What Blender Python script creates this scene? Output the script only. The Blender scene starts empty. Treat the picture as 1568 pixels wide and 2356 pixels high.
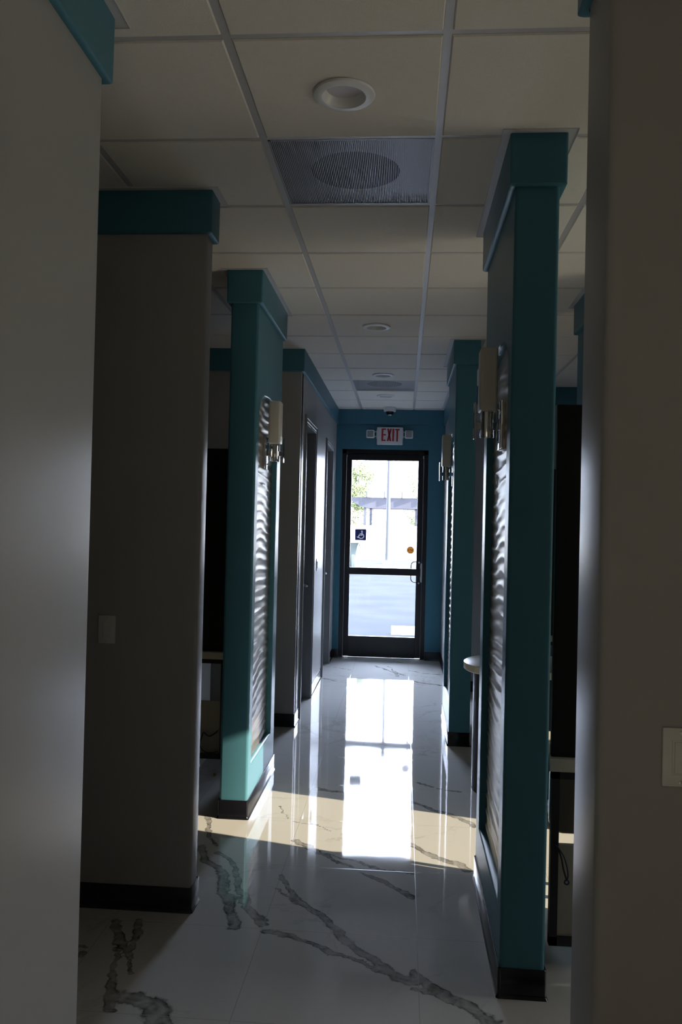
import bpy, bmesh, math, random
from mathutils import Vector, Matrix, noise
from mathutils.geometry import tessellate_polygon
random.seed(7)
PI = math.pi
S = bpy.context.scene
COL = S.collection
H = 2.923            # ceiling grid height
CB = 2.744           # underside of the crown band
T = 0.6096

# ------------------------------------------------------------------ materials
def nm(name):
    m = bpy.data.materials.new(name); m.use_nodes = True
    nt = m.node_tree; nt.nodes.clear()
    out = nt.nodes.new('ShaderNodeOutputMaterial')
    return m, nt, out
def N(nt, t, **kw):
    n = nt.nodes.new(t)
    for k, v in kw.items(): setattr(n, k, v)
    return n
def mat(name, col, rough=0.5, metal=0.0, spec=0.5, bump=0.0, bscale=300.0, vary=0.0, vscale=3.0, coat=0.0):
    m, nt, out = nm(name)
    b = N(nt, 'ShaderNodeBsdfPrincipled')
    b.inputs['Base Color'].default_value = (*col, 1)
    b.inputs['Roughness'].default_value = rough
    b.inputs['Metallic'].default_value = metal
    b.inputs['Specular IOR Level'].default_value = spec
    b.inputs['Coat Weight'].default_value = coat
    nt.links.new(b.outputs[0], out.inputs[0])
    if bump or vary:
        g = N(nt, 'ShaderNodeNewGeometry')
    if bump:
        n = N(nt, 'ShaderNodeTexNoise'); n.inputs['Scale'].default_value = bscale; n.inputs['Detail'].default_value = 3
        nt.links.new(g.outputs['Position'], n.inputs['Vector'])
        bp = N(nt, 'ShaderNodeBump'); bp.inputs['Strength'].default_value = bump; bp.inputs['Distance'].default_value = 0.002
        nt.links.new(n.outputs['Fac'], bp.inputs['Height']); nt.links.new(bp.outputs[0], b.inputs['Normal'])
    if vary:
        n = N(nt, 'ShaderNodeTexNoise'); n.inputs['Scale'].default_value = vscale; n.inputs['Detail'].default_value = 4
        nt.links.new(g.outputs['Position'], n.inputs['Vector'])
        mx = N(nt, 'ShaderNodeMix', data_type='RGBA')
        mx.inputs[6].default_value = (*[c*(1-vary) for c in col], 1); mx.inputs[7].default_value = (*[min(1, c*(1+vary)) for c in col], 1)
        nt.links.new(n.outputs['Fac'], mx.inputs[0]); nt.links.new(mx.outputs[2], b.inputs['Base Color'])
    return m
def glass(name, tint, refl=0.0):
    m, nt, out = nm(name)
    t = N(nt, 'ShaderNodeBsdfTransparent'); t.inputs[0].default_value = (*tint, 1)
    g = N(nt, 'ShaderNodeBsdfGlossy'); g.inputs['Roughness'].default_value = 0.0
    f = N(nt, 'ShaderNodeFresnel'); f.inputs[0].default_value = 1.45
    x = N(nt, 'ShaderNodeMixShader')
    nt.links.new(f.outputs[0], x.inputs[0]); nt.links.new(t.outputs[0], x.inputs[1]); nt.links.new(g.outputs[0], x.inputs[2])
    nt.links.new(x.outputs[0], out.inputs[0])
    return m

M = {}
M['wall'] = mat('warm_grey_paint', (.345, .34, .335), .34, spec=.08, bump=.04, bscale=180, vary=.02)
M['teal'] = mat('teal_paint', (.066, .186, .245), .34, spec=.08, bump=.04, bscale=180, vary=.03)
M['base'] = mat('black_rubber_base', (.007, .007, .010), .16, bump=.03, bscale=30)
M['tile'] = mat('ceiling_tile', (.80, .765, .715), .9, spec=.2, bump=.6, bscale=420, vary=.03, vscale=60)
M['grid'] = mat('ceiling_grid_white', (.50, .50, .52), .35)
M['trim'] = mat('white_metal_trim', (.60, .60, .62), .28, spec=.8)
M['dframe'] = mat('grey_door_frame_paint', (.20, .205, .215), .35)
M['dleaf'] = mat('charcoal_door_veneer', (.035, .036, .04), .4, vary=.15, vscale=9)
M['blackalu'] = mat('black_anodised_aluminium', (.007, .007, .010), .38, spec=.5)
M['alu'] = mat('brushed_aluminium', (.55, .55, .55), .32, metal=1)
M['chrome'] = mat('polished_chrome', (.75, .75, .76), .06, metal=1)
M['wave'] = mat('silver_wave_panel', (.40, .37, .32), .40, metal=.9)
M['shade'] = mat('cream_glass_shade', (.60, .58, .53), .35, vary=.02)
M['plate'] = mat('white_switch_plastic', (.60, .60, .57), .35)
M['whiteplastic'] = mat('white_plastic', (.72, .73, .74), .35)
M['red'] = mat('exit_letter_red', (.42, .012, .016), .5)
M['lens'] = mat('frosted_lens', (.60, .57, .64), .5)
M['lamplens'] = mat('clear_led_reflector', (.36, .36, .38), .25, metal=.4, bump=1.0, bscale=220)
M['darkglass'] = mat('dark_dome_plastic', (.01, .01, .012), .08)
M['blackpanel'] = mat('matt_black_panel', (.006, .006, .006), .55, spec=.3)
M['counter'] = mat('cream_laminate', (.55, .52, .44), .35, vary=.03)
M['beige'] = mat('beige_laminate', (.36, .33, .27), .5, vary=.05)
M['brown'] = mat('dark_brown_leatherette', (.07, .06, .05), .45, bump=.3, bscale=120)
M['blueblack'] = mat('blue_black_cable_rubber', (.01, .02, .045), .4)
M['brass'] = mat('brass_connector', (.6, .38, .14), .3, metal=1)
M['ground'] = mat('asphalt', (.0265, .0265, .0270), .9, spec=0.0, bump=.8, bscale=40, vary=.22, vscale=1.1)
M['concrete'] = mat('pale_concrete', (.62, .60, .54), .85, bump=.4, bscale=50, vary=.08)
M['block'] = mat('white_block_wall', (.75, .74, .70), .9, vary=.05)
M['stucco'] = mat('white_stucco', (.72, .71, .68), .9, vary=.04)
M['roof'] = mat('grey_roof', (.06, .058, .058), .8, vary=.1)
M['pole'] = mat('galvanised_pole', (.024, .024, .024), .6, spec=.1)
M['pergola'] = mat('weathered_grey_timber', (.022, .021, .024), .8, spec=.1, vary=.25, vscale=1.5)
M['bark'] = mat('tree_bark', (.18, .13, .08), .9, vary=.3)
M['leaf'] = mat('tree_leaves', (.046, .054, .020), .7, spec=.1, vary=.35, vscale=2)
M['bin'] = mat('green_grey_bin_plastic', (.030, .036, .031), .5, vary=.1, vscale=4)
M['tyre'] = mat('black_tyre_rubber', (.02, .02, .02), .7)
M['navy'] = mat('navy_sticker', (.035, .035, .13), .4)
M['white'] = mat('white_print', (.8, .8, .8), .5)
M['orange'] = mat('orange_sticker', (.72, .30, .05), .45)
M['darkprint'] = mat('brown_print', (.12, .06, .02), .5)
def translucent(name, col):
    m, nt, out = nm(name)
    d = N(nt, 'ShaderNodeBsdfDiffuse'); t = N(nt, 'ShaderNodeBsdfTranslucent'); x = N(nt, 'ShaderNodeMixShader')
    for q in (d, t): q.inputs[0].default_value = (*col, 1)
    x.inputs[0].default_value = .6
    nt.links.new(d.outputs[0], x.inputs[1]); nt.links.new(t.outputs[0], x.inputs[2]); nt.links.new(x.outputs[0], out.inputs[0])
    return m
M['navy'] = translucent('navy_sticker_film', (.0032, .0035, .011)); M['orange'] = translucent('orange_sticker_film', (.085, .032, .006))
M['white'] = translucent('white_print_film', (.08, .08, .08)); M['darkprint'] = translucent('brown_print_film', (.014, .008, .003))
M['stickeredge'] = translucent('sticker_edge_film', (.022, .016, .013))
M['glass'] = glass('door_glass', (.93, .94, .96))
M['tint'] = glass('tinted_window_glass', (.100, .088, .068))
M['grille'] = mat('vent_slats', (.27, .27, .28), .4, metal=.2)
M['ventback'] = mat('vent_plenum', (.16, .16, .165), .6)
M['dark'] = mat('dark_duct', (.02, .02, .022), .7)

# --------------------------------------------------------------- mesh helpers
class MB:
    def __init__(s): s.bm = bmesh.new()
    def box(s, x0, x1, y0, y1, z0, z1, bev=0, seg=1, mtx=None):
        r = bmesh.ops.create_cube(s.bm, size=1)
        v = r['verts']
        for q in v: q.co = Vector(((x0+x1)/2+q.co.x*(x1-x0), (y0+y1)/2+q.co.y*(y1-y0), (z0+z1)/2+q.co.z*(z1-z0)))
        if bev:
            es = list({e for q in v for e in q.link_edges})
            r2 = bmesh.ops.bevel(s.bm, geom=es, offset=bev, segments=seg, affect='EDGES', profile=.5)
            v = list({q for q in v if q.is_valid} | {q for q in r2['verts'] if q.is_valid})
        if mtx is not None:
            for q in v: q.co = mtx @ q.co
        return s
    def prism(s, pts, z0, z1, bev=0, cap=True, mtx=None):
        """extrude a 2D outline (x,y) in z"""
        vb = [s.bm.verts.new((p[0], p[1], z0)) for p in pts]; vt = [s.bm.verts.new((p[0], p[1], z1)) for p in pts]
        n = len(pts)
        for i in range(n): s.bm.faces.new((vb[i], vb[(i+1) % n], vt[(i+1) % n], vt[i]))
        if cap: s.bm.faces.new(vb[::-1]); s.bm.faces.new(vt)
        if mtx is not None:
            for q in vb+vt: q.co = mtx @ q.co
        return s
    def loops(s, rings, cap0=False, cap1=False, closed=True):
        vs = [[s.bm.verts.new(p) for p in r] for r in rings]
        for a, b in zip(vs, vs[1:]):
            n = len(a)
            for i in range(n if closed else n-1):
                s.bm.faces.new((a[i], a[(i+1) % n], b[(i+1) % n], b[i]))
        if cap0: s.bm.faces.new(vs[0][::-1])
        if cap1: s.bm.faces.new(vs[-1])
        return s
    def lathe(s, prof, c=(0, 0, 0), seg=32, axis='z', cap0=False, cap1=False):
        rings = []
        for r, h in prof:
            ring = []
            for i in range(seg):
                a = 2*PI*i/seg; u, w = r*math.cos(a), r*math.sin(a)
                p = {'z': (u, w, h), 'y': (u, h, w), 'x': (h, u, w)}[axis]
                ring.append((c[0]+p[0], c[1]+p[1], c[2]+p[2]))
            rings.append(ring)
        return s.loops(rings, cap0, cap1)
    def tube(s, pts, r, seg=10):
        pts = [Vector(p) for p in pts]; rings = []; up = None
        for i, p in enumerate(pts):
            d = (pts[min(i+1, len(pts)-1)]-pts[max(i-1, 0)]).normalized()
            if up is None:
                up = Vector((0, 0, 1)) if abs(d.z) < .9 else Vector((1, 0, 0))
            a = (up-up.dot(d)*d).normalized(); up = a; b = d.cross(a)
            rr = r[i] if isinstance(r, (list, tuple)) else r
            rings.append([p+rr*(a*math.cos(2*PI*k/seg)+b*math.sin(2*PI*k/seg)) for k in range(seg)])
        return s.loops(rings, True, True)
    def holed(s, outer, inner, f):
        """flat region between an outer and inner 2D loop; f maps (u,v)->3D"""
        lo = [[Vector((p[0], p[1], 0)) for p in outer]] + [[Vector((p[0], p[1], 0)) for p in l] for l in inner]
        flat = [p for l in lo for p in l]
        vs = [s.bm.verts.new(f(p.x, p.y)) for p in flat]
        for t in tessellate_polygon(lo):
            try: s.bm.faces.new([vs[i] for i in t])
            except ValueError: pass
        return s
    def obj(s, name, m, parent=None, smooth=False, loc=None, normals=True):
        if normals: bmesh.ops.recalc_face_normals(s.bm, faces=s.bm.faces)
        me = bpy.data.meshes.new(name); s.bm.to_mesh(me); s.bm.free()
        me.materials.append(M[m] if isinstance(m, str) else m)
        if smooth:
            for p in me.polygons: p.use_smooth = True
            try: me.set_sharp_from_angle(angle=math.radians(40))
            except Exception: pass
        o = bpy.data.objects.new(name, me); COL.objects.link(o)
        if parent is not None:
            o.parent = parent
            o.matrix_parent_inverse = Matrix.Identity(4)
            pl = parent
            off = Vector((0, 0, 0))
            while pl is not None: off += pl.location; pl = pl.parent
            o.data.transform(Matrix.Translation(-off))
        elif loc is not None:
            o.location = loc; o.data.transform(Matrix.Translation(-Vector(loc)))
        return o
def rrect(x0, x1, y0, y1, r, n=5):
    pts = []
    for cx, cy, a0 in ((x1-r, y1-r, 0), (x0+r, y1-r, PI/2), (x0+r, y0+r, PI), (x1-r, y0+r, 1.5*PI)):
        for i in range(n+1):
            a = a0+PI/2*i/n; pts.append((cx+r*math.cos(a), cy+r*math.sin(a)))
    return pts
def thing(name, label, cat, loc=(0, 0, 0), group=None):
    o = bpy.data.objects.new(name, None); COL.objects.link(o); o.location = loc
    o.empty_display_size = .1
    return tag(o, label, cat, group)
def tag(o, label, cat, group=None):
    o['label'] = label; o['category'] = cat
    if group: o['group'] = group
    return o
def struct(o, label=None):
    o['kind'] = 'structure'
    if label: o['label'] = label
    return o
def copy_tree(o, parent=None, off=None):
    c = o.copy(); COL.objects.link(c); c.parent = parent
    if parent is None and off is not None: c.location = o.location+Vector(off)
    for ch in list(o.children): copy_tree(ch, c)
    return c

# ---------------------------------------------------------------- the floor
VEINS = []   # (ax,ay,bx,by,width) traced on the photograph, in floor metres
def vein(pts, w0, w1=None):
    w1 = w0 if w1 is None else w1
    n = len(pts)-1
    for i in range(n):
        a, b = pts[i], pts[i+1]; VEINS.append((*a, *b, w0+(w1-w0)*(i+.5)/n))
vein([(-0.515, 3.696), (-0.434, 3.539), (-0.345, 3.382), (-0.267, 3.279), (-0.18, 3.159), (-0.124, 3.068), (-0.061, 3.001), (-0.001, 2.958), (0.075, 2.924)], 0.01, 0.02)
vein([(0.076, 2.978), (0.115, 2.897), (0.168, 2.828), (0.237, 2.778), (0.315, 2.691)], 0.01, 0.022)
vein([(0.074, 2.877), (0.125, 2.847), (0.178, 2.795), (0.215, 2.77)], 0.006, 0.01)
vein([(-0.496, 3.184), (-0.382, 3.147), (-0.295, 3.107), (-0.209, 3.046), (-0.121, 2.999), (-0.042, 2.953)], 0.012, 0.005)
vein([(-0.516, 3.561), (-0.435, 3.491), (-0.384, 3.422), (-0.32, 3.342)], 0.004, 0.008)
vein([(-0.388, 3.977), (-0.279, 3.922), (-0.166, 3.87), (-0.034, 3.813), (0.072, 3.788)], 0.007, 0.007)
vein([(-0.387, 3.967), (-0.282, 3.855), (-0.194, 3.811)], 0.01, 0.006)
vein([(-0.146, 3.763), (-0.046, 3.688), (0.027, 3.606), (0.075, 3.557)], 0.006, 0.018)
vein([(0.079, 4.144), (0.154, 4.04), (0.26, 3.946), (0.35, 3.855)], 0.012, 0.014)
vein([(0.128, 4.738), (0.254, 4.634), (0.337, 4.504), (0.404, 4.416)], 0.006, 0.014)
vein([(-0.664, 4.569), (-0.575, 4.4)], 0.003, 0.004)
vein([(-0.544, 4.367), (-0.452, 4.332), (-0.339, 4.242)], 0.005, 0.004)
vein([(-0.518, 4.106), (-0.436, 4.043), (-0.39, 3.997)], 0.01, 0.012)
vein([(-1.008, 4.374), (-0.969, 4.258), (-0.928, 4.129), (-0.878, 3.974)], 0.01, 0.006)
vein([(-0.945, 3.982), (-0.899, 3.838), (-0.805, 3.711), (-0.737, 3.603), (-0.695, 3.447), (-0.655, 3.316), (-0.626, 3.205)], 0.01, 0.022)
vein([(-0.84, 3.895), (-0.749, 3.81), (-0.695, 3.637), (-0.644, 3.533), (-0.597, 3.384), (-0.516, 3.241)], 0.01, 0.012)
vein([(-0.725, 3.577), (-0.671, 3.489), (-0.616, 3.419)], 0.006, 0.01)
vein([(-1.113, 3.189), (-1.026, 3.038), (-0.958, 2.938), (-0.898, 2.834)], 0.016, 0.004)
vein([(-0.998, 3.203), (-0.971, 3.086), (-0.974, 2.994)], 0.018, 0.006)
vein([(-1.027, 2.988), (-0.963, 2.818), (-0.932, 2.778), (-0.891, 2.614)], 0.004, 0.018)
vein([(-0.882, 2.709), (-0.834, 2.699), (-0.784, 2.657), (-0.727, 2.574)], 0.022, 0.03)
vein([(-1.152, 3.002), (-1.114, 2.997)], 0.01, 0.006)
vein([(-1.123, 2.927), (-1.114, 2.957)], 0.01, 0.008)
vein([(-0.27, 9.202), (-0.178, 9.053), (-0.079, 8.857), (-0.021, 8.663)], 0.006, 0.014)
vein([(-0.142, 9.229), (-0.05, 8.863), (0.071, 8.682)], 0.004, 0.008)
vein([(0.082, 8.998), (0.251, 8.873), (0.435, 8.807)], 0.006, 0.01)
vein([(0.141, 8.403), (0.28, 8.292), (0.409, 8.227)], 0.014, 0.014)
vein([(-0.193, 9.701), (-0.037, 9.548), (0.074, 9.451)], 0.006, 0.006)
vein([(-0.865, 9.133), (-0.68, 9.031), (-0.528, 8.925)], 0.006, 0.008)
vein([(-0.791, 8.384), (-0.696, 8.331), (-0.554, 8.219)], 0.01, 0.006)
vein([(-0.521, 4.939), (-0.417, 4.892), (-0.317, 4.877)], 0.012, 0.008)
vein([(0.081, 4.76), (0.192, 4.692), (0.253, 4.621)], 0.008, 0.014)
vein([(0.136, 5.133), (0.253, 5.023), (0.369, 4.978)], 0.01, 0.008)

def floor_material():
    m, nt, out = nm('polished_marble_tile'); L = nt.links.new
    b = N(nt, 'ShaderNodeBsdfPrincipled'); L(b.outputs[0], out.inputs[0])
    g = N(nt, 'ShaderNodeNewGeometry')
    at = N(nt, 'ShaderNodeAttribute'); at.attribute_name = 'vein'; prev = at.outputs['Fac']
    # vein profile: soft grey body with a darker ragged rim
    n2 = N(nt, 'ShaderNodeTexNoise'); n2.inputs['Scale'].default_value = 26; n2.inputs['Detail'].default_value = 6; n2.inputs['Roughness'].default_value = .7
    L(g.outputs['Position'], n2.inputs['Vector'])
    am = N(nt, 'ShaderNodeMath', operation='MULTIPLY_ADD'); am.inputs[1].default_value = 1.5; am.inputs[2].default_value = -.75; L(n2.outputs['Fac'], am.inputs[0])
    dd = N(nt, 'ShaderNodeMath', operation='ADD'); L(prev, dd.inputs[0]); L(am.outputs[0], dd.inputs[1])
    cr = N(nt, 'ShaderNodeValToRGB'); e = cr.color_ramp.elements
    e[0].position = 0; e[0].color = (.68, .68, .68, 1); e[1].position = 1; e[1].color = (0, 0, 0, 1)
    for p, v in ((.30, .55), (.55, .72), (.72, .90), (.84, .32), (.95, .06)):
        q = e.new(p); q.color = (v, v, v, 1)
    sl = N(nt, 'ShaderNodeMath', operation='MULTIPLY'); sl.inputs[1].default_value = .56; L(dd.outputs[0], sl.inputs[0]); L(sl.outputs[0], cr.inputs[0])
    # faint cloudy background veining
    wv = N(nt, 'ShaderNodeTexNoise'); wv.inputs['Scale'].default_value = 1.7; wv.inputs['Detail'].default_value = 7; wv.inputs['Roughness'].default_value = .62; wv.inputs['Distortion'].default_value = .8
    L(g.outputs['Position'], wv.inputs['Vector'])
    ab = N(nt, 'ShaderNodeMath', operation='SUBTRACT'); ab.inputs[1].default_value = .5; L(wv.outputs['Fac'], ab.inputs[0])
    ab2 = N(nt, 'ShaderNodeMath', operation='ABSOLUTE'); L(ab.outputs[0], ab2.inputs[0])
    c2 = N(nt, 'ShaderNodeValToRGB'); c2.color_ramp.elements[0].position = 0; c2.color_ramp.elements[0].color = (.30, .30, .30, 1)
    c2.color_ramp.elements[1].position = .022; c2.color_ramp.elements[1].color = (0, 0, 0, 1); L(ab2.outputs[0], c2.inputs[0])
    # limit the faint veins to patches
    pm = N(nt, 'ShaderNodeTexNoise'); pm.inputs['Scale'].default_value = 1.1; L(g.outputs['Position'], pm.inputs['Vector'])
    pr = N(nt, 'ShaderNodeMapRange'); pr.inputs['From Min'].default_value = .48; pr.inputs['From Max'].default_value = .62; L(pm.outputs['Fac'], pr.inputs['Value'])
    pmx = N(nt, 'ShaderNodeMath', operation='MULTIPLY'); L(c2.outputs[0], pmx.inputs[0]); L(pr.outputs[0], pmx.inputs[1])
    vv = N(nt, 'ShaderNodeMath', operation='MAXIMUM'); L(cr.outputs[0], vv.inputs[0]); L(pmx.outputs[0], vv.inputs[1])
    mx = N(nt, 'ShaderNodeMix', data_type='RGBA'); mx.inputs[6].default_value = (.59, .585, .57, 1); mx.inputs[7].default_value = (.040, .036, .030, 1)
    n3 = N(nt, 'ShaderNodeTexNoise'); n3.inputs['Scale'].default_value = 16; n3.inputs['Detail'].default_value = 6; n3.inputs['Distortion'].default_value = 1.2; L(g.outputs['Position'], n3.inputs['Vector'])
    n3r = N(nt, 'ShaderNodeMapRange'); n3r.inputs['From Min'].default_value = .35; n3r.inputs['From Max'].default_value = .65; n3r.inputs['To Min'].default_value = .5; n3r.inputs['To Max'].default_value = 1.1; L(n3.outputs['Fac'], n3r.inputs['Value'])
    vm = N(nt, 'ShaderNodeMath', operation='MULTIPLY', use_clamp=True); L(vv.outputs[0], vm.inputs[0]); L(n3r.outputs[0], vm.inputs[1]); L(vm.outputs[0], mx.inputs[0])
    # grout joints on the 0.607 m tile grid
    sx = N(nt, 'ShaderNodeSeparateXYZ'); L(g.outputs['Position'], sx.inputs[0])
    js = []
    for ch, off, per in ((0, FX, TX), (1, FY, TY)):
        a = N(nt, 'ShaderNodeMath', operation='SUBTRACT'); a.inputs[1].default_value = off; L(sx.outputs[ch], a.inputs[0])
        p = N(nt, 'ShaderNodeMath', operation='PINGPONG'); p.inputs[1].default_value = per/2; L(a.outputs[0], p.inputs[0])
        c = N(nt, 'ShaderNodeMath', operation='LESS_THAN'); c.inputs[1].default_value = .0014; L(p.outputs[0], c.inputs[0]); js.append(c.outputs[0])
    jm = N(nt, 'ShaderNodeMath', operation='MAXIMUM'); L(js[0], jm.inputs[0]); L(js[1], jm.inputs[1])
    m2 = N(nt, 'ShaderNodeMix', data_type='RGBA'); m2.inputs[7].default_value = (.42, .41, .39, 1); L(jm.outputs[0], m2.inputs[0]); L(mx.outputs[2], m2.inputs[6])
    L(m2.outputs[2], b.inputs['Base Color'])
    ro = N(nt, 'ShaderNodeMath', operation='MULTIPLY_ADD'); ro.inputs[1].default_value = .10; ro.inputs[2].default_value = .035; L(jm.outputs[0], ro.inputs[0]); L(ro.outputs[0], b.inputs['Roughness'])
    b.inputs['Specular IOR Level'].default_value = .55
    # very gentle polish waviness
    w = N(nt, 'ShaderNodeTexNoise'); w.inputs['Scale'].default_value = 5; w.inputs['Detail'].default_value = 1; L(g.outputs['Position'], w.inputs['Vector'])
    bp = N(nt, 'ShaderNodeBump'); bp.inputs['Strength'].default_value = .25; bp.inputs['Distance'].default_value = .0012
    L(w.outputs['Fac'], bp.inputs['Height']); L(bp.outputs[0], b.inputs['Normal'])
    return m
TX, TY, FX, FY = .5985, .5985, -.512, 3.208
M['floor'] = floor_material()
X0, X1, Y0, Y1 = -3.5, 3.6, -4.0, 9.72
def vein_value(x, y):
    n = noise.noise_vector(Vector((x*5, y*5, 3.1)))*.035+noise.noise_vector(Vector((x*14, y*14, 1.7)))*.018+noise.noise_vector(Vector((x*40, y*40, 5.7)))*.010+noise.noise_vector(Vector((x*95, y*95, 9.7)))*.005
    x += n.x; y += n.y; best = 9.0
    for ax, ay, bx, by, w in VEINS:
        dx, dy = bx-ax, by-ay
        if y < min(ay, by)-.2 or y > max(ay, by)+.2: continue
        t = max(0, min(1, ((x-ax)*dx+(y-ay)*dy)/(dx*dx+dy*dy+1e-9)))
        d = math.hypot(x-ax-t*dx, y-ay-t*dy)/w
        if d < best: best = d
    return min(best, 4.0)
mb = MB(); mb.box(X0-.15, X1+.15, Y0-.15, Y1+.16, -.12, 0)
bm = mb.bm
topf = [f for f in bm.faces if f.normal.z > .5 or all(abs(v.co.z) < 1e-6 for v in f.verts)][0]
bmesh.ops.delete(bm, geom=[topf], context='FACES_ONLY')
def axis(lo, hi, a, b, step):
    n = int((b-a)/step); return [lo]+[a+(b-a)*i/n for i in range(n+1)]+[hi]
xsg = axis(X0-.15, X1+.15, -1.15, .75, .0105); ysg = axis(Y0-.15, Y1+.16, 2.2, 5.0, .0105)[:-1]+axis(0, Y1+.16, 5.0, 9.72, .025)[2:]
gv = [[bm.verts.new((x, y, 0)) for x in xsg] for y in ysg]
for j in range(len(ysg)-1):
    for i in range(len(xsg)-1): bm.faces.new((gv[j][i], gv[j][i+1], gv[j+1][i+1], gv[j+1][i]))
fl = mb.obj('floor', 'floor'); struct(fl, 'polished white marble tile floor with grey veins')
att = fl.data.attributes.new('vein', 'FLOAT', 'POINT')
att.data.foreach_set('value', [vein_value(v.co.x, v.co.y) if 2.1 < v.co.y < 9.6 and -1.2 < v.co.x < .8 else 4.0 for v in fl.data.vertices])

# ------------------------------------------------------------- the ceiling
GX, GY = -.519, 2.245
lights = [(0, 0), (0, 5), (0, 8), (0, 10)]
vents = [(0, 1), (0, 9)]
def lp(c, r): return (GX+(c+.5)*T, GY+(r+.5)*T)
mb = MB()
gap = .0125
for c in range(-5, 7):
    for r in range(-11, 13):
        if (c, r) in vents: continue
        x0, y0 = GX+c*T+gap, GY+r*T+gap; x1, y1 = x0+T-2*gap, y0+T-2*gap
        y1 = min(y1, Y1-.001); x0 = max(x0, X0+.001); x1 = min(x1, X1-.001); y0 = max(y0, Y0+.001)
        if y1-y0 < .03 or x1-x0 < .03: continue
        zf, zb, bv = H-.005, H+.012, .004
        def ring(i, z): return [(x0+i, y0+i, z), (x1-i, y0+i, z), (x1-i, y1-i, z), (x0+i, y1-i, z)]
        if (c, r) in lights:
            mb.loops([ring(0, zb), ring(0, zf+bv), ring(bv, zf)])
            cx, cy = lp(c, r)
            cir = [(cx+.078*math.cos(2*PI*i/32), cy+.078*math.sin(2*PI*i/32)) for i in range(32)]
            mb.holed([(p[0], p[1]) for p in ring(bv, zf)], [cir], lambda u, v: (u, v, zf))
        else:
            mb.loops([ring(0, zb), ring(0, zf+bv), ring(bv, zf)], cap1=True)
mb.obj('ceiling', 'tile', normals=False)
ce = bpy.data.objects['ceiling']; struct(ce, 'suspended ceiling of textured off-white square tiles')
for p in ce.data.polygons: pass
bmx = bmesh.new(); bmx.from_mesh(ce.data); bmesh.ops.recalc_face_normals(bmx, faces=bmx.faces); bmx.to_mesh(ce.data); bmx.free()
mb = MB(); mb.box(X0-.15, X1+.15, Y0-.15, Y1+.16, H+.11, H+.3)
ro = mb.obj('trim_1', 'ventback'); struct(ro, 'roof deck above the suspended ceiling')
mb = MB()
for c in range(-4, 7):
    x = GX+c*T; mb.box(x-.012, x+.012, Y0, Y1, H-.0015, H+.03)
for r in range(-10, 13):
    y = GY+r*T; mb.box(X0, X1, y-.0115, y+.0115, H, H+.028)
struct(mb.obj('trim_2', 'grid'), 'white metal grid bars of the suspended ceiling')

# ---------------------------------------------------------------- walls
def wallbox(name, x0, x1, y0, y1, m='wall', r=.016, z0=0, z1=H+.1, label=None):
    mb = MB(); mb.prism(rrect(x0, x1, y0, y1, r), z0, z1)
    return struct(mb.obj(name, m, smooth=True), label)
def ringpoly(mb, x0, x1, y0, y1, prof, r):
    """sweep a (offset,z) profile round a rounded rectangle"""
    rings = [[(p[0], p[1], z) for p in rrect(x0-o, x1+o, y0-o, y1+o, max(.008, r-.003))] for o, z in prof]
    mb.loops(rings)
    return mb
CROWN = [(0, CB), (.016, CB), (.021, CB+.004), (.022, H+.02), (0, H+.02)]
BASE = [(0, .098), (.004, .099), (.006, .096), (.006, .016), (.008, .008), (.012, 0)]
FL = [(.022, H-.006), (.050, H-.006), (.050, H-.009), (.051, H-.009), (.051, H+.004)]
def crown(name, x0, x1, y0, y1, r=.014, parent=None, label=None):
    mb = MB(); ringpoly(mb, x0, x1, y0, y1, CROWN, r); o = mb.obj(name, 'teal', parent, smooth=True)
    return o
def base(name, x0, x1, y0, y1, r=.014, parent=None):
    mb = MB(); ringpoly(mb, x0, x1, y0, y1, BASE, r); return mb.obj(name, 'base', parent, smooth=True)
def flange(name, x0, x1, y0, y1, parent=None):
    mb = MB(); rings = []
    for o, z in FL: rings.append([(x0-o, y0-o, z), (x1+o, y0-o, z), (x1+o, y1+o, z), (x0-o, y1+o, z)])
    mb.loops(rings); return mb.obj(name, 'trim', parent)
def dress(x0, x1, y0, y1, n, side):
    struct(crown('trim_%d' % n, x0, x1, y0, y1), 'teal band along the wall top')
    struct(flange('trim_%d' % (n+1), x0, x1, y0, y1), 'white metal edging where the wall meets the ceiling')
    struct(base('baseboard_'+side, x0, x1, y0, y1), 'black rubber baseboard')

# near left wall beside the camera, middle left wall with the switch
wallbox('wall_left_near', -.945, -.822, -2.4, 2.135, label='grey wall at the left edge beside the camera'); dress(-.945, -.822, -2.4, 2.135, 3, 'left_near')
wallbox('wall_left_middle', -2.9, -.822, 3.303, 3.412, label='grey wall facing the camera on the left, with a light switch'); dress(-2.9, -.822, 3.303, 3.412, 6, 'left_middle')
# near right wall, facing the camera
wallbox('wall_right_near', .388, 2.2, 1.66, 1.885, r=.022, label='grey wall facing the camera at the right edge'); dress(.388, 2.2, 1.66, 1.885, 9, 'right_near')
# far right wall
wallbox('wall_right_far', .462, X1, 8.0, Y1+.02, label='grey wall on the right beyond the teal pillars'); dress(.462, X1+.1, 8.0, Y1+.1, 12, 'right_far')
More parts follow.
